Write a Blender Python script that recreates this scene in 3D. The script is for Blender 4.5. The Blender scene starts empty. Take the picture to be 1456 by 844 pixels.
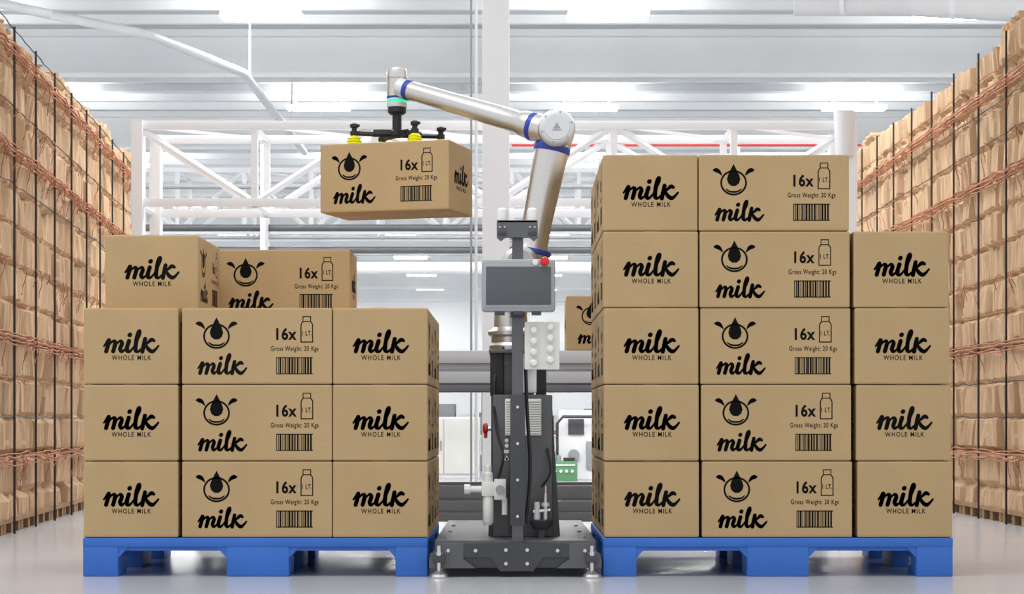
import bpy, bmesh, math, random
from mathutils import Vector, Matrix, noise
random.seed(7)
S = bpy.context.scene
S.view_settings.view_transform = 'Standard'
S.view_settings.look = 'None'

# ------------------------------------------------------------ materials
def lin(c):
    c = c/255.0
    return c/12.92 if c <= 0.04045 else ((c+0.055)/1.055)**2.4
def col(r, g, b): return (lin(r), lin(g), lin(b), 1)

def mat(name, rgb, rough=0.5, metal=0.0, var=0.08, scale=8.0, bump=0.0, bscale=60.0,
        stretch=(1, 1, 1), emit=0.0, spec=0.5):
    m = bpy.data.materials.new(name); m.use_nodes = True
    nt = m.node_tree; N = nt.nodes; L = nt.links
    p = N['Principled BSDF']
    c = col(*rgb)
    tc = N.new('ShaderNodeTexCoord'); mp = N.new('ShaderNodeMapping')
    mp.inputs['Scale'].default_value = stretch
    L.new(tc.outputs['Object'], mp.inputs['Vector'])
    nz = N.new('ShaderNodeTexNoise'); nz.inputs['Scale'].default_value = scale
    nz.inputs['Detail'].default_value = 5
    L.new(mp.outputs[0], nz.inputs['Vector'])
    rp = N.new('ShaderNodeValToRGB')
    rp.color_ramp.elements[0].position = 0.3; rp.color_ramp.elements[1].position = 0.7
    rp.color_ramp.elements[0].color = tuple(x*(1-var) for x in c[:3])+(1,)
    rp.color_ramp.elements[1].color = tuple(min(1, x*(1+var)) for x in c[:3])+(1,)
    L.new(nz.outputs['Fac'], rp.inputs[0]); L.new(rp.outputs[0], p.inputs['Base Color'])
    p.inputs['Roughness'].default_value = rough
    p.inputs['Metallic'].default_value = metal
    p.inputs['Specular IOR Level'].default_value = spec
    if bump > 0:
        n2 = N.new('ShaderNodeTexNoise'); n2.inputs['Scale'].default_value = bscale
        n2.inputs['Detail'].default_value = 4
        L.new(mp.outputs[0], n2.inputs['Vector'])
        b = N.new('ShaderNodeBump'); b.inputs['Strength'].default_value = bump
        b.inputs['Distance'].default_value = 0.01
        L.new(n2.outputs['Fac'], b.inputs['Height']); L.new(b.outputs[0], p.inputs['Normal'])
    if emit > 0:
        p.inputs['Emission Color'].default_value = c
        p.inputs['Emission Strength'].default_value = emit
    return m

M_card = mat('cardboard', (182, 155, 115), 0.85, var=0.05, scale=5, bump=0.12, bscale=120, spec=0.15)
M_cardedge = mat('cardboard_tape', (160, 130, 88), 0.5, var=0.05)
M_ink = mat('black_ink', (16, 15, 14), 0.8, var=0.1, spec=0.1)
M_blue = mat('blue_plastic', (46, 104, 190), 0.45, var=0.08, scale=3, bump=0.05)
M_floor = mat('polished_concrete', (194, 196, 200), 0.2, var=0.05, scale=0.8, bump=0.02, bscale=6)
M_white = mat('white_paint', (244, 245, 247), 0.6, var=0.02, scale=1)
M_wall = mat('wall_paint', (246, 247, 248), 0.7, var=0.02, scale=0.4)
M_ceil = mat('roof_deck', (200, 203, 207), 0.6, var=0.16, scale=1.0, stretch=(0.15, 4, 1))
M_beam = mat('girder_paint', (236, 238, 240), 0.6, var=0.05, scale=0.6)
M_lamp = mat('lamp_diffuser', (255, 255, 252), 0.5, emit=58.0, var=0.0)
M_silver = mat('brushed_aluminium', (208, 206, 203), 0.28, metal=0.92, var=0.06, scale=300, bump=0.08, bscale=500)
M_cap = mat('light_grey_cap', (214, 216, 218), 0.4, metal=0.2, var=0.03)
M_rblue = mat('blue_ring', (38, 62, 160), 0.4, var=0.03)
M_green = mat('green_status_ring', (50, 225, 150), 0.4, emit=0.8, var=0.02)
M_black = mat('black_rubber', (26, 26, 28), 0.5, var=0.1)
M_dark = mat('dark_grey_steel', (94, 95, 98), 0.42, metal=0.25, var=0.08, scale=4, bump=0.05, bscale=400)
M_dark2 = mat('charcoal_steel', (68, 69, 72), 0.4, metal=0.25, var=0.08, scale=4)
M_grey = mat('grey_plastic', (158, 161, 165), 0.45, var=0.03)
M_screen = mat('screen_glass', (82, 84, 88), 0.25, var=0.03)
M_yell = mat('yellow_silicone', (226, 224, 24), 0.45, var=0.05)
M_red = mat('red_plastic', (210, 28, 22), 0.35, var=0.03)
M_wp = mat('white_plastic', (228, 228, 222), 0.4, var=0.03)
M_alu = mat('conveyor_aluminium', (196, 198, 202), 0.4, metal=0.2, var=0.06, scale=2, stretch=(0.2, 1, 4))
M_alud = mat('conveyor_dark_rail', (112, 114, 118), 0.4, metal=0.3, var=0.06)
M_orange = mat('orange_strap', (172, 112, 80), 0.7, var=0.25, scale=12)
M_bale = mat('kraft_cardboard_bundle', (198, 168, 136), 0.85, var=0.18, scale=6, bump=0.4, bscale=24, stretch=(1.5, 2.5, 0.4), spec=0.15)
M_wood = mat('pallet_wood', (150, 118, 84), 0.8, var=0.2, scale=10)
M_duct = mat('duct_wrap', (232, 233, 235), 0.45, var=0.04, scale=4, bump=0.3, bscale=6)
M_machg = mat('green_machine', (96, 152, 108), 0.5, var=0.06)

# ------------------------------------------------------------ builder
class B:
    def __init__(s): s.bm = bmesh.new(); s.mats = []
    def mi(s, m):
        if m not in s.mats: s.mats.append(m)
        return s.mats.index(m)
    def box(s, x0, x1, y0, y1, z0, z1, m, bev=0.0, seg=2, M=None):
        r = bmesh.ops.create_cube(s.bm, size=1)
        vs = r['verts']
        c = Vector(((x0+x1)/2, (y0+y1)/2, (z0+z1)/2))
        for v in vs:
            v.co = Vector((v.co.x*(x1-x0), v.co.y*(y1-y0), v.co.z*(z1-z0)))+c
        fs = {f for v in vs for f in v.link_faces}
        i = s.mi(m)
        for f in fs: f.material_index = i
        if bev > 0:
            es = list({e for v in vs for e in v.link_edges})
            o = bmesh.ops.bevel(s.bm, geom=es, offset=bev, segments=seg, affect='EDGES', profile=0.6)
            vs = list({v for f in o['faces'] for v in f.verts} | {v for v in vs if v.is_valid})
            for f in o['faces']: f.material_index = i
        if M is not None:
            for v in vs: v.co = M @ v.co
        return vs
    def cyl(s, p0, p1, r0, r1, m, seg=32, caps=True):
        p0 = Vector(p0); p1 = Vector(p1)
        return s.lathe([(r0, 0), (r1, (p1-p0).length)], p0, p1-p0, m, seg, caps)
    def lathe(s, prof, org, axis, m, seg=32, caps=True):
        q = Vector((0, 0, 1)).rotation_difference(Vector(axis).normalized())
        org = Vector(org); rings = []; i = s.mi(m)
        for r, z in prof:
            rings.append([s.bm.verts.new(q @ Vector((max(r, 1e-5)*math.cos(2*math.pi*k/seg), max(r, 1e-5)*math.sin(2*math.pi*k/seg), z))+org) for k in range(seg)])
        for a, b in zip(rings, rings[1:]):
            for k in range(seg):
                f = s.bm.faces.new((a[k], a[(k+1) % seg], b[(k+1) % seg], b[k])); f.material_index = i
        if caps:
            f = s.bm.faces.new(rings[0][::-1]); f.material_index = i
            f = s.bm.faces.new(rings[-1]); f.material_index = i
    def tube(s, pts, r, m, seg=8):
        pts = [Vector(p) for p in pts]; i = s.mi(m); rings = []
        for k, p in enumerate(pts):
            t = (pts[min(k+1, len(pts)-1)]-pts[max(k-1, 0)]).normalized()
            q = Vector((0, 0, 1)).rotation_difference(t)
            rings.append([s.bm.verts.new(q @ Vector((r*math.cos(2*math.pi*j/seg), r*math.sin(2*math.pi*j/seg), 0))+p) for j in range(seg)])
        for a, b in zip(rings, rings[1:]):
            for k in range(seg):
                f = s.bm.faces.new((a[k], a[(k+1) % seg], b[(k+1) % seg], b[k])); f.material_index = i
        f = s.bm.faces.new(rings[0][::-1]); f.material_index = i
        f = s.bm.faces.new(rings[-1]); f.material_index = i
    def prism(s, poly, y0, y1, m):
        """poly in XZ extruded along Y"""
        i = s.mi(m)
        a = [s.bm.verts.new((x, y0, z)) for x, z in poly]; b = [s.bm.verts.new((x, y1, z)) for x, z in poly]
        n = len(poly)
        fs = [s.bm.faces.new(a), s.bm.faces.new(b[::-1])]
        for k in range(n): fs.append(s.bm.faces.new((a[k], b[k], b[(k+1) % n], a[(k+1) % n])))
        for f in fs: f.material_index = i
    def bar(s, p0, p1, w, m):
        s.cyl(p0, p1, w*0.7, w*0.7, m, seg=4)
    def mesh(s, name, smooth=True, normals=True):
        if normals: bmesh.ops.recalc_face_normals(s.bm, faces=s.bm.faces)
        me = bpy.data.meshes.new(name); s.bm.to_mesh(me); s.bm.free()
        for m in s.mats: me.materials.append(m)
        if smooth:
            for p in me.polygons: p.use_smooth = True
            me.set_sharp_from_angle(angle=math.radians(32))
        return me
    def done(s, name, parent=None, smooth=True):
        return link(name, s.mesh(name, smooth), parent)

def link(name, data, parent=None, loc=(0, 0, 0), rot=0.0):
    o = bpy.data.objects.new(name, data); S.collection.objects.link(o)
    o.location = loc; o.rotation_euler = (0, 0, rot)
    if parent: o.parent = parent
    return o
def empty(name, loc=(0, 0, 0)):
    o = link(name, None); o.location = loc; o.empty_display_size = 0.1
    return o

# ------------------------------------------------------------ box artwork (drafting units: 1 unit = 1/430 m)
U = 1/430.0
def catmull(pts, n=7):
    out = []
    P = [pts[0]]+list(pts)+[pts[-1]]
    for i in range(1, len(P)-2):
        p0, p1, p2, p3 = P[i-1], P[i], P[i+1], P[i+2]
        for k in range(n):
            t = k/n
            out.append(tuple(0.5*((2*p1[j])+(-p0[j]+p2[j])*t+(2*p0[j]-5*p1[j]+4*p2[j]-p3[j])*t*t+(-p0[j]+3*p1[j]-3*p2[j]+p3[j])*t**3) for j in range(len(p1))))
    out.append(tuple(pts[-1]))
    return out
def stroke(pts):
    """pts (x,y,width) -> polygons"""
    s = catmull(pts); polys = []
    n = len(s); Ls = []; Rs = []
    for i, (x, y, w) in enumerate(s):
        a = s[max(i-1, 0)]; b = s[min(i+1, n-1)]
        dx, dy = b[0]-a[0], b[1]-a[1]; l = math.hypot(dx, dy) or 1
        nx, ny = -dy/l*w/2, dx/l*w/2
        Ls.append((x+nx, y+ny)); Rs.append((x-nx, y-ny))
    for i in range(n-1): polys.append([Ls[i], Ls[i+1], Rs[i+1], Rs[i]])
    for x, y, w in s[::2]+[s[-1]]:
        polys.append([(x+w/2*math.cos(t*math.pi/6), y+w/2*math.sin(t*math.pi/6)) for t in range(12)])
    return polys
def xf(polys, sx, sy, ox, oy): return [[(x*sx+ox, y*sy+oy) for x, y in p] for p in polys]
def rect(x0, y0, x1, y1): return [[(x0, y0), (x1, y0), (x1, y1), (x0, y1)]]
def text(body, x0, y0, x1, y1, off=0.0, sp=1.0):
    cu = bpy.data.curves.new('t', 'FONT'); cu.body = body; cu.size = 1; cu.offset = off; cu.resolution_u = 4
    cu.space_character = sp
    o = bpy.data.objects.new('t', cu); S.collection.objects.link(o)
    bpy.context.view_layer.update()
    me = bpy.data.meshes.new_from_object(o.evaluated_get(bpy.context.evaluated_depsgraph_get()))
    vs = [(v.co.x, v.co.y) for v in me.vertices]
    polys = [[vs[i] for i in p.vertices] for p in me.polygons]
    bpy.data.objects.remove(o); bpy.data.meshes.remove(me)
    ax = min(v[0] for v in vs); bx = max(v[0] for v in vs); ay = min(v[1] for v in vs); by = max(v[1] for v in vs)
    kx = (x1-x0)/(bx-ax); ky = (y1-y0)/(by-ay)
    return [[((x-ax)*kx+x0, (y-ay)*ky+y0) for x, y in p] for p in polys]
D = 5.9; T = 2.7
milk = []
for st in [
    [(1, 12, T), (5, 18, 3.6), (8, 21, D), (6.5, 13, D), (4, 4, D)],
    [(5.5, 9, T), (10, 16, T), (15, 20, 4), (17, 16.5, D), (14, 4, D)],
    [(15, 9, T), (19.5, 16, T), (24.5, 20, 4), (26.5, 16, D), (24, 8, D), (26, 3.8, D-1), (31, 7, T)],
    [(31, 7, T), (36.5, 20, D), (34, 11, D), (34, 5, D), (37.5, 4, 4), (42, 9, T)],
    [(37.5, 28.5, D+.6), (38.2, 29.5, D)],
    [(42, 9, T), (48, 19, T), (52.5, 30, 3), (52, 35, 4), (49.5, 33, 4.6), (47.5, 24, D), (46, 13, D), (46, 5.5, D), (49.5, 3.8, 4), (54, 8, T)],
    [(59.5, 23, D), (57.5, 14, D), (55.5, 3.5, D)],
    [(56, 11, T), (63, 17, 4), (68.5, 21.5, D), (72, 20, 4.5)],
    [(60, 14, 4), (64.5, 7, D), (69.5, 4, D), (74, 7, 4), (78.5, 12.5, T)],
]: milk += stroke(st)
def ring(cx, cy, rx, ry, w, a0=0, a1=360, n=36):
    out = []
    for i in range(n):
        p = []
        for (k, rr) in ((i, 0), (i+1, 0), (i+1, 1), (i, 1)):
            a = math.radians(a0+(a1-a0)*k/n)
            p.append((cx+(rx-rr*w)*math.cos(a), cy+(ry-rr*w)*math.sin(a)))
        out.append(p)
    return out
def standin_mark(cx, cy):
    o = ring(cx, cy-4, 19, 18, 2.6)
    drop = [(0, 26), (4, 18), (8, 10), (9.5, 4), (7.5, -2), (3, -5.5), (-3, -5.5), (-7.5, -2), (-9.5, 4), (-8, 10), (-4, 18)]
    o += [[(cx+x, cy+y-3) for x, y in drop]]
    for sgn in (-1, 1):
        leaf = [(cx+sgn*x, cy+y, w) for x, y, w in [(17, 7, 1.5), (21, 12, 5), (25, 14, 6), (29, 14, 1.5)]]
        o += stroke(leaf)
    o += stroke([(cx-11, cy-13, 1.5), (cx-5, cy-16.5, 2.4), (cx+5, cy-16.5, 2.4), (cx+11, cy-13, 1.5)])
    return o
def art_long():
    W, H = 213, 109; a = []
    a += standin_mark(49, H-37)
    a += xf(milk, 70/79, 0.86, 22, H-97)
    a += text('16x', 134, H-46.5, 163, H-29, 0.03, 1.12)
    x0, x1 = 168.5, 186.5
    a += rect(x0, H-49, x0+1.4, H-25)+rect(x1-1.4, H-49, x1, H-25)+rect(x0, H-50, x1, H-48.6)
    a += stroke([(x0+.7, H-25, 1.4), (x0+2, H-22, 1.4), (x0+4, H-20, 1.4)])+stroke([(x1-.7, H-25, 1.4), (x1-2, H-22, 1.4), (x1-4, H-20, 1.4)])
    a += rect(x0+3, H-20.6, x1-3, H-19.4)+rect(x0+3, H-13.6, x1-3, H-12.4)+rect(x0+3, H-20, x0+4.2, H-13)+rect(x1-4.2, H-20, x1-3, H-13)
    a += text('1 LT.', 170.8, H-40, 184.4, H-33.5, 0.015, 1.12)
    a += text('Gross Weight: 20 Kgs', 126, H-64, 194, H-55, 0.008, 1.12)
    rnd = random.Random(3); x = 134.0
    a += rect(134, H-72, 186, H-70.8)+rect(134, H-95, 186, H-93.8)
    while x < 185:
        w = rnd.choice([.7, 1.1, 1.8, 2.4]); w = min(w, 186-x)
        a += rect(x, H-95, x+w, H-71); x += w+rnd.choice([.7, 1, 1.5])
    return [[((x-W/2)*U, (y-H/2)*U) for x, y in p] for p in a]
def art_end():
    W, H = 136, 109; a = []
    a += xf(milk, 1.0, 0.95, 29, H-66.5)
    a += text('WHOLE MILK', 41, H-75, 97, H-68, 0.008, 1.25)
    return [[((x-W/2)*U, (y-H/2)*U) for x, y in p] for p in a]
AL = art_long(); AE = art_end()
BL, BW, BH = 0.497, 0.314, 0.2535
def box_mesh(name, W=BW):
    b = B()
    L = BL
    b.box(-L/2, L/2, -W/2, W/2, 0, BH-.0022, M_card, bev=0.0058, seg=2)
    e = 0.0006
    b.box(-L/2+.006, L/2-.006, -0.024, 0.024, BH-0.004, BH-0.0014, M_cardedge)
    b.box(-L/2+.006, L/2-.006, -0.024, 0.024, -0.0003, 0.001, M_cardedge)
    ik = b.mi(M_ink); bm = b.bm
    bmesh.ops.recalc_face_normals(bm, faces=bm.faces)
    def put(art, fn, nrm):
        for p in art:
            if len(p) < 3: continue
            vs = [bm.verts.new(fn(u, v+BH/2)) for u, v in p]
            f = bm.faces.new(vs); f.material_index = ik
            f.normal_update()
            if f.normal.dot(nrm) < 0: f.normal_flip()
    put(AL, lambda u, v: (u, -W/2-e, v), Vector((0, -1, 0)))
    put(AL, lambda u, v: (-u, W/2+e, v), Vector((0, 1, 0)))
    k = W/BW
    put(AE, lambda u, v: (L/2+e, u*k, v), Vector((1, 0, 0)))
    put(AE, lambda u, v: (-L/2-e, -u*k, v), Vector((-1, 0, 0)))
    return b.mesh(name, smooth=False, normals=False)
MB = box_mesh('milk_box_mesh')

def add_box(parent, x, y, z, endon, jit=True, rot=0):
    r = (math.pi/2 if endon else 0)+rot
    if jit: y += random.uniform(0, 0.004); r += random.uniform(-.0025, .0025)
    link('box', MB, parent, (x, y, z), r)

PH = 0.1286
def stack(cols, rows, sx):
    e = empty('stacked_milk_boxes')
    for i in range(rows):
        z = PH+i*BH+.0008
        for ci, (x, kind) in enumerate(cols):
            if rows == 5 and i == 4 and ci == 2: continue
            xx = x-sx*i*(0.4+0.6*ci)
            if kind == 'E':
                for j in range(2): add_box(e, xx, BL/2+j*(BL+.006), z, True)
            else:
                for j in range(3): add_box(e, xx, BW/2+j*(BW+.006), z, False)
    return e
LS = stack([(-1.261, 'E'), (-.8435, 'L'), (-.4355, 'E')], 3, 0)
RS = stack([(.4620, 'E'), (.877, 'L'), (1.300, 'E')], 5, 0.0026)
zt = PH+3*BH+.0008
add_box(LS, -1.216, .13+BL/2, zt, True, False)
add_box(LS, -.8405, .69+BW/2, zt, False, False)

# ------------------------------------------------------------ pallets
def pallet(x0, x1, legs):
    b = B(); y0, y1 = -0.004, 1.01
    b.box(x0, x1, y0, y1, 0.098, PH-0.0006, M_blue, bev=0.004)
    rows = [(y0+.001, y0+.15), (.42, .60), (y1-.15, y1-.001)]
    for (a, c) in legs:
        for (p, q) in rows:
            b.box(a, c, p, q, 0, 0.10, M_blue, bev=0.005)
    for (a, c) in legs:
        b.box(a+.01, c-.01, y0+.02, y1-.02, 0.078, 0.10, M_blue)
    for i in range(3):
        p, q = rows[i]
        b.box(x0+.01, x1-.01, p+.01, q-.01, 0.085, 0.10, M_blue)
        for (a, c) in legs:
            if a > x0+.05: b.prism([(a+.002, .0995), (a-.035, .0995), (a+.002, .06)], p+.004, q-.004, M_blue)
            if c < x1-.05: b.prism([(c-.002, .0995), (c+.035, .0995), (c-.002, .06)], p+.004, q-.004, M_blue)
    return b.done('plastic_pallet')
pallet(-1.419, -.279, [(-1.419, -1.302), (-.944, -.737), (-.385, -.279)])
pallet(.301, 1.458, [(.301, .412), (.777, .981), (1.337, 1.458)])

# ------------------------------------------------------------ held box
MH = box_mesh('held_box_mesh', 0.29)
HB = link('milk_box', MH, None, (-.4265, .789, 1.2775), math.radians(-15.8))

# ------------------------------------------------------------ palletizing robot
R = empty('palletizing_robot')
b = B()
b.box(-.256, .278, .02, 1.35, .062, .119, M_dark, bev=.004)
b.box(-.272, .294, -.02, .10, .030, .075, M_dark2, bev=.004)
b.box(-.272, .294, 1.25, 1.36, .030, .075, M_dark2, bev=.004)
b.prism([(-.273, .03), (-.273, .06), (-.24, .112), (-.16, .112), (-.16, .06), (-.12, .03)], -.03, -.018, M_dark)
b.prism([(.295, .03), (.295, .06), (.262, .112), (.188, .112), (.188, .06), (.148, .03)], -.03, -.018, M_dark)
b.prism([(-.16, .112), (.188, .112), (.188, .065), (.10, .065), (.07, .02), (-.04, .02), (-.07, .065), (-.16, .065)], -.028, -.012, M_dark2)
for x in (-.21, -.12, .15, .24):
    b.cyl((x, -.036, .088), (x, -.028, .088), .006, .006, M_silver, 12)
for x in (-.02, .05):
    for z in (.045, .09): b.cyl((x, -.036, z), (x, -.026, z), .006, .006, M_silver, 12)
for x in (-.22, .24):
    for y in (.15, .5, .9): b.cyl((x, y, .119), (x, y, .124), .007, .007, M_silver, 8)
b.done('base_platform', R)
b = B()
for x in (-.240, .262):
    for y in (-.05, 1.30):
        b.lathe([(.030, 0), (.032, .004), (.028, .012), (.014, .02), (.009, .024)], (x, y, 0), (0, 0, 1), M_silver)
        b.cyl((x, y, .02), (x, y, .105), .007, .007, M_silver, 16)
        b.cyl((x, y, .074), (x, y, .085), .013, .013, M_silver, 6)
        b.box(x-.02, x+.02, y-.012, y+.04, .05, .072, M_dark2, bev=.002)
b.done('levelling_feet', R)
b = B()
b.box(-.066, .138, .22, .62, .119, .605, M_dark, bev=.006)
b.box(-.072, -.060, .23, .60, .119, .60, M_dark2, bev=.002)
b.prism([(.132, .119), (.165, .119), (.136, .60)], .26, .60, M_dark2)
b.prism([(-.060, .119), (-.082, .119), (-.064, .45)], .26, .60, M_dark2)
b.box(-.010, .012, .212, .222, .13, .60, M_dark2, bev=.002)
b.box(-.075, -.03, .26, .58, .60, .752, M_black, bev=.004)
b.box(-.03, .075, .27, .58, .60, .752, M_dark2, bev=.004)
b.box(.02, .085, .262, .30, .61, .748, M_silver, bev=.003)
b.box(.085, .118, .26, .58, .60, .752, M_black, bev=.004)
b.box(-.08, .122, .25, .60, .748, .760, M_dark, bev=.003)
b.done('lift_column', R)
b = B()
b.box(-.024, .100, .205, .222, .465, .590, M_wp, bev=.003)
for i in range(14):
    z = .472+i*.0083
    b.box(-.020, .096, .196, .207, z, z+.0045, M_wp, bev=.001, seg=1)
b.done('vent_louvre', R)
b = B()
b.cyl((-.066, .3, .488), (-.086, .3, .488), .008, .008, M_silver, 16)
b.lathe([(.010, 0), (.020, .004), (.020, .012), (.012, .018)], (-.083, .3, .488), (-1, 0, 0), M_red)
b.box(-.097, -.085, .292, .308, .455, .50, M_red, bev=.003)
b.done('rotary_switch', R)
b = B()
for z in (.448, .43):
    b.lathe([(.007, 0), (.007, .001)], (-.018, .2195, z), (0, -1, 0), M_wp, 20)
b.prism([(-.028, .38), (-.008, .38), (-.018, .397)], .218, .2205, M_wp)
b.prism([(-.024, .382), (-.012, .382), (-.018, .392)], .2175, .2183, M_ink)
b.box(-.028, -.008, .2185, .2205, .404, .416, M_wp)
b.done('safety_labels', R)
b = B()
x = -.080; y = .10
b.lathe([(.012, 0), (.018, .01), (.018, .09), (.014, .1)], (x, y, .165), (0, 0, 1), M_wp)
b.box(x-.022, x+.022, y-.02, y+.02, .262, .31, M_wp, bev=.005)
b.lathe([(.016, 0), (.016, .03), (.012, .035), (.012, .055), (.006, .06)], (x, y, .308), (0, 0, 1), M_wp)
b.cyl((x-.075, y, .285), (x-.02, y, .285), .011, .011, M_wp)
b.cyl((x-.08, y, .285), (x-.06, y, .285), .017, .017, M_wp, 8)
b.box(x+.02, x+.06, y-.02, y+.02, .25, .32, M_wp, bev=.005)
b.cyl((x+.04, y-.03, .285), (x+.04, y-.018, .285), .015, .015, M_grey)
b.cyl((x+.055, y, .20), (x+.055, y, .255), .009, .009, M_wp)
b.box(x-.01, x+.07, y+.015, y+.13, .27, .30, M_dark2)
b.done('air_regulator', R)
b = B()
x = .100
b.lathe([(.006, 0), (.028, .003), (.040, .022), (.042, .034), (.036, .036)], (x, .17, .145), (0, 0, 1), M_dark2)
b.box(x-.01, x+.01, .16, .23, .119, .16, M_dark2)
b.cyl((x-.015, .17, .18), (x-.015, .17, .24), .012, .010, M_cap, 12)
b.cyl((x+.014, .17, .18), (x+.014, .17, .27), .009, .007, M_silver, 12)
b.cyl((x+.014, .17, .225), (x+.014, .17, .238), .014, .014, M_cap, 6)
b.cyl((x-.028, .17, .205), (x+.03, .17, .212), .008, .008, M_silver, 12)
b.cyl((x+.014, .17, .27), (x+.014, .17, .295), .004, .004, M_silver, 12)
b.done('vacuum_valve', R)
b = B()
b.box(.000, .037, -.012, .025, .035, 1.150, M_dark, bev=.003)
b.box(-.006, .043, -.02, -.01, .17, .60, M_dark2, bev=.002)
b.box(-.03, .066, -.022, .03, .03, .06, M_dark2, bev=.003)
b.prism([(-.05, 1.118), (-.05, 1.165), (-.043, 1.174), (.078, 1.174), (.085, 1.165), (.085, 1.118), (.072, 1.106), (.058, 1.118), (-.022, 1.118), (-.037, 1.106)], -.03, -.012, M_dark)
b.box(-.05, .085, -.03, .03, 1.166, 1.175, M_dark, bev=.002)
for cx in (-.032, .067):
    b.box(cx-.013, cx+.013, -.036, -.028, 1.125, 1.138, M_dark2, bev=.002)
    for dx in (-.008, .008): b.cyl((cx+dx, -.037, 1.152), (cx+dx, -.03, 1.152), .003, .003, M_silver, 8)
b.box(-.025, .015, .03, .06, .70, .712, M_dark2)
for z in [.08+.12*i for i in range(5)]: b.cyl((.0185, -.024, z), (.0185, -.018, z), .005, .005, M_silver, 10)
b.done('mast', R)
b = B()
for cx in (-.032, .067):
    b.lathe([(.018, 0), (.018, .030), (.0165, .038), (.011, .043), (.004, .045)], (cx, 0, 1.174), (0, 0, 1), M_wp)
b.done('beacons', R)
b = B()
b.box(.041, .157, -.012, .02, .684, .842, M_wp, bev=.004)
for i in range(4):
    for j in range(2):
        cx = .072+j*.055; cz = .705+i*.036+j*.010
        b.lathe([(.014, 0), (.014, .012), (.011, .016), (.010, .024), (.007, .026)], (cx, -.012, cz), (0, -1, 0), M_wp, 20)
b.done('valve_manifold', R)
b = B()
b.box(-.100, .142, -.055, -.012, .872, 1.046, M_grey, bev=.014, seg=4)
b.box(-.090, .132, -.058, -.050, .886, 1.030, M_grey, bev=.003)
b.box(-.085, .128, -.0605, -.055, .895, 1.020, M_screen, bev=.002)
b.lathe([(.010, 0), (.010, .012), (.008, .014)], (.077, -.048, 1.034), (0, -1, 0), M_wp, 20)
b.lathe([(.012, 0), (.012, .012)], (.107, -.04, 1.037), (0, -1, 0), M_black, 20)
b.lathe([(.0145, 0), (.0145, .010), (.012, .015), (.004, .017)], (.107, -.060, 1.037), (0, -1, 0), M_red, 24)
for cx in (-.04, .021, .08): b.box(cx-.016, cx+.016, -.05, -.015, .862, .876, M_dark2, bev=.002)
b.box(-.005, .042, -.02, .0, .855, .88, M_dark2)
b.done('touch_panel', R)
b = B()
ax, ay = -.005, .45
b.lathe([(.070, 0), (.075, .006), (.075, .02), (.068, .03), (.068, .05), (.080, .058), (.080, .07), (.060, .085), (.058, .14), (.07, .16), (.074, .23), (.068, .28), (.05, .30)], (ax, ay, .760), (0, 0, 1), M_silver, 48)
b.lathe([(.0755, 0), (.0755, .008)], (ax, ay, .925), (0, 0, 1), M_rblue, 48)
b.done('arm_turret', R)
b = B()
b.lathe([(.05, 0), (.062, .01), (.066, .03), (.066, .15), (.06, .165), (.045, .172)], (.030, .34, 1.060), (0, 1, 0), M_silver, 48)
b.lathe([(.067, 0), (.067, .008)], (.030, .375, 1.060), (0, 1, 0), M_rblue, 48)
p0 = Vector((.062, .47, 1.086)); p1 = Vector((.144, .47, 1.490)); dv = p1-p0
Ln = dv.length
b.lathe([(.064, -.03), (.066, .02)], p0, dv, M_silver, 48)
b.lathe([(.072, .022), (.0725, .033), (.070, .038)], p0, dv, M_rblue, 48)
b.lathe([(.060, .038), (.054, .06), (.053, .14), (.057, .26), (.061, Ln-.03), (.061, Ln-.012)], p0, dv, M_silver, 48)
b.lathe([(.064, Ln-.024), (.0655, Ln-.018), (.0655, Ln-.006), (.064, Ln-.001)], p0, dv, M_rblue, 48)
b.done('upper_arm', R)
b = B()
e = Vector((.1565, .36, 1.540))
b.lathe([(.060, 0.012), (.065, .02), (.066, .05), (.066, .16), (.058, .175), (.03, .18)], e, (0, 1, 0), M_silver, 48)
b.lathe([(.050, -.004), (.058, .0), (.063, .008), (.064, .022)], e, (0, 1, 0), M_cap, 48)
b.lathe([(.044, -.006), (.0455, -.004), (.046, .0)], e, (0, 1, 0), M_cap, 48)
for k in range(6):
    a = k*math.pi/3+.3
    b.cyl((e.x+.053*math.cos(a), e.y-.0045, e.z+.053*math.sin(a)), (e.x+.053*math.cos(a), e.y+.004, e.z+.053*math.sin(a)), .0035, .0035, M_grey, 8)
b.prism([(e.x-.016, e.z-.012), (e.x+.016, e.z-.012), (e.x+.016, e.z-.009), (e.x-.016, e.z-.009)], e.y-.0075, e.y-.005, M_grey)
b.prism([(e.x-.012, e.z-.005), (e.x+.012, e.z-.005), (e.x, e.z+.016)], e.y-.0075, e.y-.005, M_grey)
b.cyl((.1450, .47, 1.47), (.1565, .47, 1.53), .060, .060, M_silver, 40)
b.done('elbow_joint', R)
b = B()
q0 = Vector((.150, .44, 1.532)); q1 = Vector((-.392, .745, 1.737)); dq = q1-q0; Lq = dq.length
b.lathe([(.050, 0), (.050, .085)], q0, dq, M_silver, 48)
b.lathe([(.050, .078), (.0515, .082), (.0515, .094), (.050, .098)], q0, dq, M_rblue, 48)
b.lathe([(.047, .098), (.048, .11), (.046, .135), (.040, .15), (.0395, .25), (.037, .40), (.035, Lq-.02), (.035, Lq-.015)], q0, dq, M_silver, 48)
b.lathe([(.0375, Lq-.022), (.0385, Lq-.018), (.0385, Lq-.008), (.0375, Lq-.004)], q0, dq, M_rblue, 48)
b.lathe([(.034, Lq-.004), (.034, Lq+.03)], q0, dq, M_cap, 40)
b.done('forearm', R)
wx, wy = -.4265, .789
b = B()
b.lathe([(.036, 0), (.038, .004), (.038, .016)], (wx, wy, 1.676), (0, 0, 1), M_cap, 40)
b.lathe([(.0388, .016), (.0388, .027)], (wx, wy, 1.676), (0, 0, 1), M_green, 40)
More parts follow.
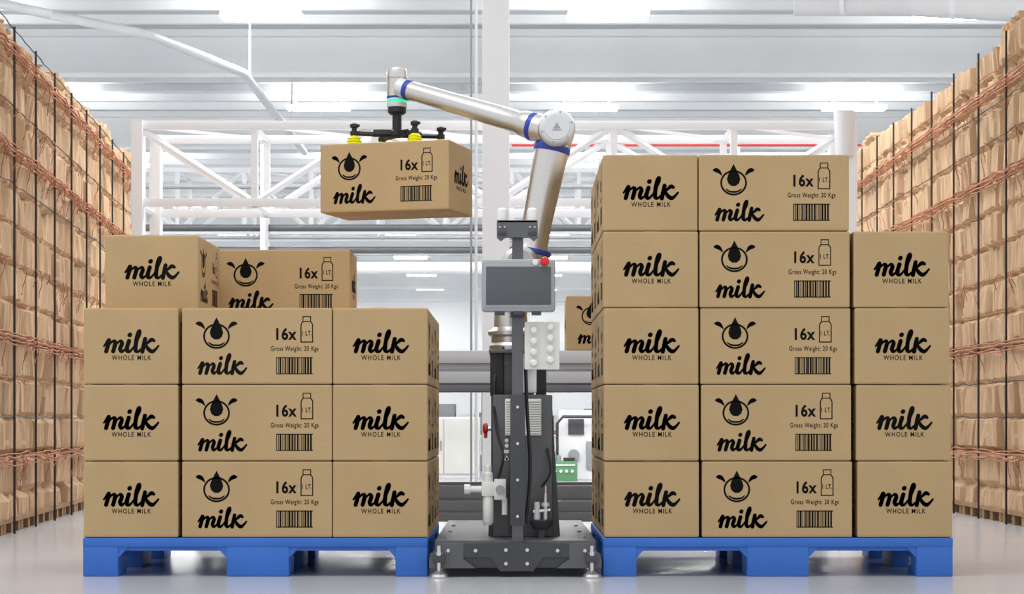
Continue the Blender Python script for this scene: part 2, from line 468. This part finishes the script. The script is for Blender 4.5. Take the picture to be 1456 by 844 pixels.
b.lathe([(.038, .027), (.038, .032)], (wx, wy, 1.676), (0, 0, 1), M_cap, 40)
b.lathe([(.0388, .032), (.0388, .040)], (wx, wy, 1.676), (0, 0, 1), M_rblue, 40)
b.lathe([(.0375, .040), (.0375, .105), (.0395, .108), (.0395, .132), (.036, .142), (.02, .146)], (wx, wy, 1.676), (0, 0, 1), M_silver, 40)
b.lathe([(.026, 0), (.034, .008), (.034, .03)], (wx, wy, 1.650), (0, 0, 1), M_black, 40)
b.cyl((wx, wy, 1.575), (wx, wy, 1.66), .017, .017, M_black)
b.lathe([(.022, 0), (.028, .006), (.028, .02), (.02, .026)], (wx, wy, 1.566), (0, 0, 1), M_black)
b.done('wrist', R)
b = B()
th = math.radians(-15.8)
def hb(u, v): return Vector((wx+u*math.cos(th)-v*math.sin(th), wy+u*math.sin(th)+v*math.cos(th)))
c = Vector((wx, wy, 1.572))
for (u, v) in ((-.135, -.09), (.10, -.09), (.145, .08), (-.09, .09)):
    p = hb(u, v); P = Vector((p.x, p.y, 1.574))
    b.bar(c, P, .012, M_black)
    b.bar(c+Vector((0, 0, .008)), c.lerp(P, .55)+Vector((0, 0, .004)), .02, M_black)
    b.lathe([(.012, 0), (.015, .004), (.015, .016), (.010, .020), (.010, .028), (.016, .032), (.016, .042), (.006, .048)], (p.x, p.y, 1.564), (0, 0, 1), M_black, 24)
    b.cyl((p.x, p.y, 1.604), (p.x+.02, p.y, 1.602), .006, .005, M_black, 12)
    b.lathe([(.030, 0), (.033, .003), (.024, .009), (.029, .014), (.021, .019), (.025, .024), (.015, .031), (.011, .035)], (p.x, p.y, 1.5300), (0, 0, 1), M_yell, 28)
b.done('suction_gripper', R)
b = B()
def cable(pts, r): b.tube([Vector(p[:3]) for p in catmull([tuple(p) for p in pts], 6)], r, M_black)
cable([(.045, .04, .17), (.06, .03, .35), (.05, .03, .55), (.045, .02, .69)], .006)
cable([(-.05, .10, .31), (-.03, .08, .40), (-.055, .2, .5), (-.06, .25, .65), (-.03, .34, .77)], .005)
cable([(.10, .19, .29), (.13, .18, .34), (.12, .21, .42)], .004)
b.done('cables', R)

# ------------------------------------------------------------ conveyor behind
b = B()
X0, X1 = -1.45, 1.45
b.box(X0, X1, 2.49, 2.53, .755, .838, M_alu, bev=.004)
b.box(X0, X1, 2.47, 2.50, .775, .780, M_alud)
b.box(X0, X1, 2.48, 2.53, .690, .742, M_alu, bev=.004)
b.box(X0, X1, 2.485, 2.52, .655, .680, M_alud, bev=.003)
b.box(X0, X1, 3.05, 3.09, .755, .838, M_alu, bev=.004)
b.box(X0, X1, 3.05, 3.09, .655, .742, M_alud, bev=.004)
k = X0+.05
while k < X1:
    b.cyl((k, 2.53, .818), (k, 3.05, .818), .022, .022, M_alu, 14); k += .075
for z0, z1 in ((.055, .095), (.105, .15), (.165, .22)):
    b.box(X0, X1, 2.49, 2.53, z0, z1, M_alud, bev=.004)
    b.box(X0, X1, 3.05, 3.09, z0, z1, M_alud, bev=.004)
for x in (-1.40, -.62, .62, 1.40):
    for y in (2.5, 3.06):
        b.box(x-.025, x+.025, y-.0, y+.05, 0, .76, M_alud, bev=.003)
    b.box(x-.02, x+.02, 2.53, 3.06, .12, .16, M_alud)
b.done('roller_conveyor')
link('milk_box', MB, None, (.25+BL/2, 2.56+BW/2, .8405), 0)

# ------------------------------------------------------------ cardboard bundle racks
def bundle_rack(xa, ya, xb, yb, top, side, seed):
    """inner face runs from (xa,ya) to (xb,yb); side=+1 means face looks to +X"""
    E = empty('cardboard_bundle_rack')
    A = Vector((xa, ya, 0)); Bv = Vector((xb, yb, 0)); d = (Bv-A); L = d.length; d.normalize()
    n = Vector((d.y, -d.x, 0));
    if n.x*side < 0: n = -n
    rnd = random.Random(seed)
    cw, ch = .30, .178
    nu = int(L/.0125); z0 = .07
    nv = int((top-z0)/.02)
    cells = {}; sub = {}
    def cell(i, j):
        if (i, j) not in cells: cells[(i, j)] = (rnd.uniform(-.02, .02), rnd.uniform(-.035, .035), rnd.uniform(-.02, .02))
        return cells[(i, j)]
    def subc(i, j):
        if (i, j) not in sub: sub[(i, j)] = (rnd.uniform(-.009, .009), rnd.uniform(-.02, .02))
        return sub[(i, j)]
    b = B(); bm = b.bm; b.mi(M_bale)
    grid = []
    tops = {}
    for iu in range(nu+1):
        u = L*iu/nu; row = []
        big = int(u/.6)
        if big not in tops: tops[big] = rnd.uniform(-.06, .05)
        tp = top+tops[big]+.025*noise.noise(Vector((u*11, seed, 0)))
        for iv in range(nv+1):
            z = z0+(tp-z0)*iv/nv
            j = math.floor(z/ch)
            us = u+.012*noise.noise(Vector((z*6, u, 3)))
            i = math.floor(us/cw)
            si = math.floor(us/.06)
            fu = us/cw-i-.5; fv = z/ch-j-.5
            o1, o2, o3 = cell(i, j); s1, s2 = subc(si, j)
            h = .02*(1-min(1, abs(2*fu))**10)*(1-min(1, abs(2*fv))**12)
            h += o1+o2*fu+o3*fv+s1+s2*(us/.06-si-.5)
            h += .012*noise.noise(Vector((u*22, z*3, seed)))+.006*noise.noise(Vector((u*50, z*8, seed+4)))
            if abs(2*fv) > .88: h -= .018
            gap = abs((u/.6) % 1-.5)
            if gap > .475: h -= .06
            lv = min(abs(z-q) for q in (.35, .90, 1.76, 2.22))
            if lv < .02: h -= .04
            p = A+d*u+n*(h-.03); p.z = z
            row.append(bm.verts.new(p))
        grid.append(row)
    for a in range(nu):
        for c in range(nv):
            bm.faces.new((grid[a][c], grid[a+1][c], grid[a+1][c+1], grid[a][c+1]))
    back = []
    for iu in range(nu+1):
        v = grid[iu][-1]; p = A+d*(L*iu/nu)-n*.9; p.z = v.co.z
        back.append(bm.verts.new(p))
    for a in range(nu): bm.faces.new((grid[a][-1], grid[a+1][-1], back[a+1], back[a]))
    for end in (0, nu):
        p0 = A+d*(L*end/nu)-n*.9; p0.z = z0
        lo = bm.verts.new(p0)
        bm.faces.new([grid[end][c] for c in range(nv+1)]+[back[end], lo])
    b.done('bundles', E, smooth=False)
    b = B()
    s = 0.3
    W = lambda u, off, z: A+d*u+n*off+Vector((0, 0, z))
    while s <= L+.01:
        b.bar(W(s, .03, .0), W(s, .03, top-.04), .008, M_black)
        s += .6
    for z in (.35, .90, 1.76, 2.22):
        for dz, rr, sd in ((0, .0055, 0), (-.018, .0045, 2), (.016, .0035, 5), (-.034, .0035, 9)):
            pts = [W(u*L/60, .035+.014*noise.noise(Vector((u, z, sd))), z+dz+.018*noise.noise(Vector((u*.8, z+sd, seed)))) for u in range(61)]
            b.tube(pts, rr, M_orange, 6)
    for z in [.178*k for k in range(3, 14)]:
        pts = [W(u*L/60, .022+.01*noise.noise(Vector((u, z, 1))), z+.014*noise.noise(Vector((u*.9, z, seed)))) for u in range(61)]
        b.tube(pts, .0028, M_orange if rnd.random() < .6 else M_black, 5)
    for _ in range(260):
        u = rnd.uniform(0, L); z = rnd.choice([.35, .9, 1.76, 1.76, 2.22, 1.25, 1.95]); ll = rnd.uniform(.04, .16)
        sx = rnd.uniform(-.02, .02)
        pts = [W(u+sx*q+.01*math.sin(q*2+u), .04+.012*math.sin(q*1.3), z-ll*q/4) for q in range(5)]
        b.tube(pts, .0022, M_orange, 5)
    b.done('straps', E)
    b = B()
    s = 0.02
    while s < L-.4:
        q = A+d*s
        ang = math.atan2(d.y, d.x)
        Mx = Matrix.Translation(q) @ Matrix.Rotation(ang, 4, 'Z')
        sg = 1 if (Matrix.Rotation(ang, 4, 'Z') @ Vector((0, 1, 0))).dot(-n) > 0 else -1
        for t in (0, .19, .38):
            y0, y1 = sorted((0.0*sg, .85*sg)); b.box(t, t+.06, y0, y1, 0, .055, M_wood, M=Mx)
        y0, y1 = sorted((-.01*sg, .86*sg)); b.box(-.01, .45, y0, y1, .05, .072, M_wood, M=Mx)
        s += .46
    b.done('wooden_pallets', E)
    return E
bundle_rack(-2.19, 1.0, -2.70, 7.5, 2.36, 1, 11)
bundle_rack(2.48, 1.2, 2.53, 8.6, 2.50, -1, 23)

# ------------------------------------------------------------ hall shell
YB = 64.0; XH = 12.0; ZC = 5.05; Y0 = 2.8
b = B(); b.box(-XH, XH, -9, YB, -.1, 0, M_floor); b.done('floor', None, False)
b = B(); b.box(-XH, XH, Y0, YB, ZC, ZC+.1, M_ceil); b.done('ceiling', None, False)
b = B(); b.box(-XH-.2, XH+.2, YB, YB+.2, 0, ZC+.1, M_wall); b.done('wall_back', None, False)
b = B(); b.box(-XH-.2, -XH, Y0, YB, 0, ZC+.1, M_wall); b.done('wall_left', None, False)
b = B(); b.box(XH, XH+.2, Y0, YB, 0, ZC+.1, M_wall); b.done('wall_right', None, False)
b = B()
y = 16.3-6; gy = []
while y < YB:
    gy.append(y)
    b.box(-XH, XH, y, y+.10, 4.52, ZC, M_beam)
    b.box(-XH, XH, y-.12, y+.22, 4.49, 4.54, M_beam)
    b.box(-XH, XH, y-.10, y+.20, 4.97, ZC, M_beam)
    y += 6
b.done('roof_girders', None, False)
b = B(); y = Y0+.6
while y < YB:
    if min(abs(y-g) for g in gy) > .5: b.box(-XH, XH, y, y+.07, ZC-.10, ZC, M_beam)
    y += .75
b.done('roof_purlins', None, False)
b = B()
for g in gy+[gy[0]-6]:
    for x in (-9.8, -6.2, -2.6, 1.0, 4.6, 8.2):
        if g+4 > YB: continue
        b.box(x-.42, x+.42, g+3.5, g+3.75, ZC-.34, ZC-.29, M_lamp, bev=.01)
        for dx in (-.3, .3): b.box(x+dx-.01, x+dx+.01, g+3.61, g+3.63, ZC-.29, ZC, M_white)
b.done('ceiling_lights', None, False)
b = B()
b.tube([(2.6, 11.6, 4.42), (3.6, 11.5, 4.40), (4.3, 11.4, 4.34), (5.2, 11.3, 4.28), (6.5, 11.2, 4.26), (8.5, 11.2, 4.26), (12, 11.2, 4.26)], .17, M_duct, 28)
for x, z in ((3.0, 4.41), (4.0, 4.37), (5.2, 4.28), (7, 4.26), (9, 4.26), (11, 4.26)):
    b.cyl((x, 11.45, z), (x+.04, 11.44, z), .185, .185, M_white, 28)
    b.box(x, x+.03, 11.4, 11.43, z, ZC, M_white)
b.tube([(-12, 11.2, 4.36), (-4.9, 11.2, 4.34), (-4.2, 11.4, 4.22), (-3.4, 12.0, 4.15), (-2.8, 14, 4.15), (-2.8, 20, 4.15)], .045, M_duct, 20)
for p in ((-5.5, 11.2), (-9, 11.2), (-2.8, 14.5), (-2.8, 18.5)): b.box(p[0]-.01, p[0]+.01, p[1]-.01, p[1]+.01, 4.2, ZC, M_white)
b.done('air_duct')
b = B()
b.box(-.160, -.014, 4.10, 4.24, 0, ZC, M_white, bev=.006)
b.box(-.20, .02, 4.07, 4.27, 0, .02, M_white)
b.cyl((-.195, 4.17, 0), (-.195, 4.17, ZC), .008, .008, M_beam, 12)
b.cyl((-.222, 4.17, 0), (-.222, 4.17, ZC), .006, .006, M_grey, 12)
b.done('support_column')
def truss(x0, x1, y, zt, zb, w, n, dep):
    b = B()
    for yy in (y, y+dep):
        b.box(x0, x1, yy-w/2, yy+w/2, zt-w, zt, M_white, bev=.003)
        b.box(x0, x1, yy-w/2, yy+w/2, zb, zb+w, M_white, bev=.003)
        for i in range(n+1):
            x = x0+(x1-x0)*i/n
            b.box(x-w*.4, x+w*.4, yy-w*.4, yy+w*.4, zb, zt, M_white)
            if i < n:
                xn = x0+(x1-x0)*(i+1)/n
                a, c = ((zt-w/2, zb+w/2) if i % 2 == 0 else (zb+w/2, zt-w/2))
                b.bar((x, yy, a), (xn, yy, c), w*.62, M_white)
    for i in range(n+1):
        x = x0+(x1-x0)*i/n
        b.bar((x, y, zt-w/2), (x, y+dep, zt-w/2), w*.5, M_white)
        b.bar((x, y, zb+w/2), (x, y+dep, zb+w/2), w*.5, M_white)
        if i < n: b.bar((x, y, zt-w/2), (x+(x1-x0)/n, y+dep, zt-w/2), w*.4, M_white)
    return b
b = truss(-2.12, 1.92, 4.55, 2.20, 1.72, .046, 6, .55)
for x in (-2.10, 1.90):
    b.box(x-.03, x+.03, 4.5, 4.6, 0, 2.2, M_white); b.box(x-.03, x+.03, 5.05, 5.15, 0, 2.2, M_white)
b.cyl((1.86, 4.5, 2.0), (1.86, 4.5, 2.25), .05, .06, M_duct, 20)
b.done('lattice_truss')
b = truss(-8, 8, 17.0, 3.55, 2.75, .06, 20, .9)
for x in (-8, 8): b.box(x-.06, x+.06, 16.95, 17.05, 0, 3.5, M_white); b.box(x-.06, x+.06, 17.85, 17.95, 0, 3.5, M_white)
b.done('lattice_truss')
b = B()
def pipe(x0, x1, y, z, r, m): b.cyl((x0, y, z), (x1, y, z), r, r, m, 16)
pipe(-.0, 6.2, 10.05, 2.84, .009, M_red)
pipe(-6.2, 6.2, 10.1, 2.50, .022, M_grey)
pipe(-6.2, 6.2, 10.3, 2.17, .030, M_dark)
pipe(-6.2, 6.2, 10.3, 2.09, .018, M_grey)
pipe(-6.2, 6.2, 10.3, 1.98, .030, M_dark)
pipe(-6.2, 6.2, 10.3, 1.83, .05, M_white)
for x in (-6.1, -2.1, 1.9, 6.1):
    b.box(x-.02, x+.02, 10.05, 10.4, 1.75, 2.87, M_white)
    b.box(x-.02, x+.02, 10.12, 10.16, 0, 1.78, M_white)
b.done('pipe_rack')

# ------------------------------------------------------------ distant equipment seen through the gap
b = B()
b.box(-.95, -.30, 11.5, 12.2, 0, .56, M_white, bev=.01)
b.box(-.94, -.63, 11.48, 11.5, .04, .54, M_wp, bev=.004)
b.box(-.62, -.31, 11.48, 11.5, .04, .54, M_wp, bev=.004)
b.cyl((-.65, 11.46, .25), (-.65, 11.46, .34), .006, .006, M_grey, 8)
b.done('white_cabinet')
b = B()
b.box(.42, .90, 11.0, 11.6, .0, .62, M_white, bev=.01)
b.box(.50, .64, 10.98, 11.0, .40, .54, M_screen, bev=.004)
b.box(.66, .88, 10.97, 11.0, .10, .34, M_grey, bev=.004)
b.cyl((.55, 10.98, .22), (.55, 10.96, .22), .05, .05, M_grey, 20)
b.tube([(.40, 10.9, .0), (.40, 10.9, .5), (.45, 10.9, .56), (.8, 10.9, .56)], .014, M_dark2)
b.done('process_machine')
b = B()
b.box(.34, .57, 10.6, 10.8, .0, .17, M_machg, bev=.006)
for i in range(4): b.cyl((.375+i*.05, 10.6, .085), (.375+i*.05, 10.585, .085), .014, .014, M_wp, 12)
b.box(.36, .55, 10.59, 10.6, .13, .145, M_wp, bev=.002)
b.cyl((.41, 10.7, .17), (.41, 10.7, .22), .02, .02, M_grey, 12)
b.box(.45, .55, 10.65, 10.75, .17, .20, M_dark2)
b.done('green_pump_unit')
b = B()
for x in (-2.6, -1.4, -.3, .9, 2.1):
    for y in (14.0, 14.9): b.box(x-.02, x+.02, y-.02, y+.02, 0, 1.0, M_grey)
for z in (.38, .84):
    for y in (13.97, 14.93): b.box(-2.62, 2.12, y-.012, y+.012, z, z+.045, M_red if z > .5 else M_orange)
    b.box(-2.6, 2.1, 13.98, 14.92, z+.03, z+.045, M_grey)
rr = random.Random(5)
for z in (.0, .425):
    x = -2.5
    while x < 1.8:
        w = rr.uniform(.15, .3)
        b.box(x, x+w, 14.1, 14.7, z, z+rr.uniform(.15, .3), rr.choice([M_wp, M_white, M_card, M_grey])); x += w+.05
b.done('storage_shelving')

# ------------------------------------------------------------ light
w = bpy.data.worlds.new('World'); S.world = w; w.use_nodes = True
w.node_tree.nodes['Background'].inputs[0].default_value = (.97, .98, 1, 1)
w.node_tree.nodes['Background'].inputs[1].default_value = 0.98
def area(name, loc, rot, sx, sy, e, c=(.98, .99, 1)):
    l = bpy.data.lights.new(name, 'AREA'); l.shape = 'RECTANGLE'; l.size = sx; l.size_y = sy; l.energy = e; l.color = c
    o = bpy.data.objects.new(name, l); S.collection.objects.link(o); o.location = loc; o.rotation_euler = rot
area('added_overhead_light', (-1.5, -1.5, 5.2), (math.radians(-18), 0, 0), 3, 1.5, 140)  # key light added out of view overhead, for soft shadows under the pallets
area('added_overhead_light', (0, 5.5, 4.85), (0, 0, 0), 8, 3, 480)  # unseen fill added under the ceiling to brighten the trusses, no real fixture

# ------------------------------------------------------------ camera
cam = bpy.data.cameras.new('cam'); co = bpy.data.objects.new('camera', cam); S.collection.objects.link(co)
co.location = (0, -6.5, 0.51); co.rotation_euler = (math.pi/2, 0, 0)
cam.sensor_width = 36; cam.lens = 69.1; cam.shift_y = 178/1456
cam.clip_end = 200
S.camera = co
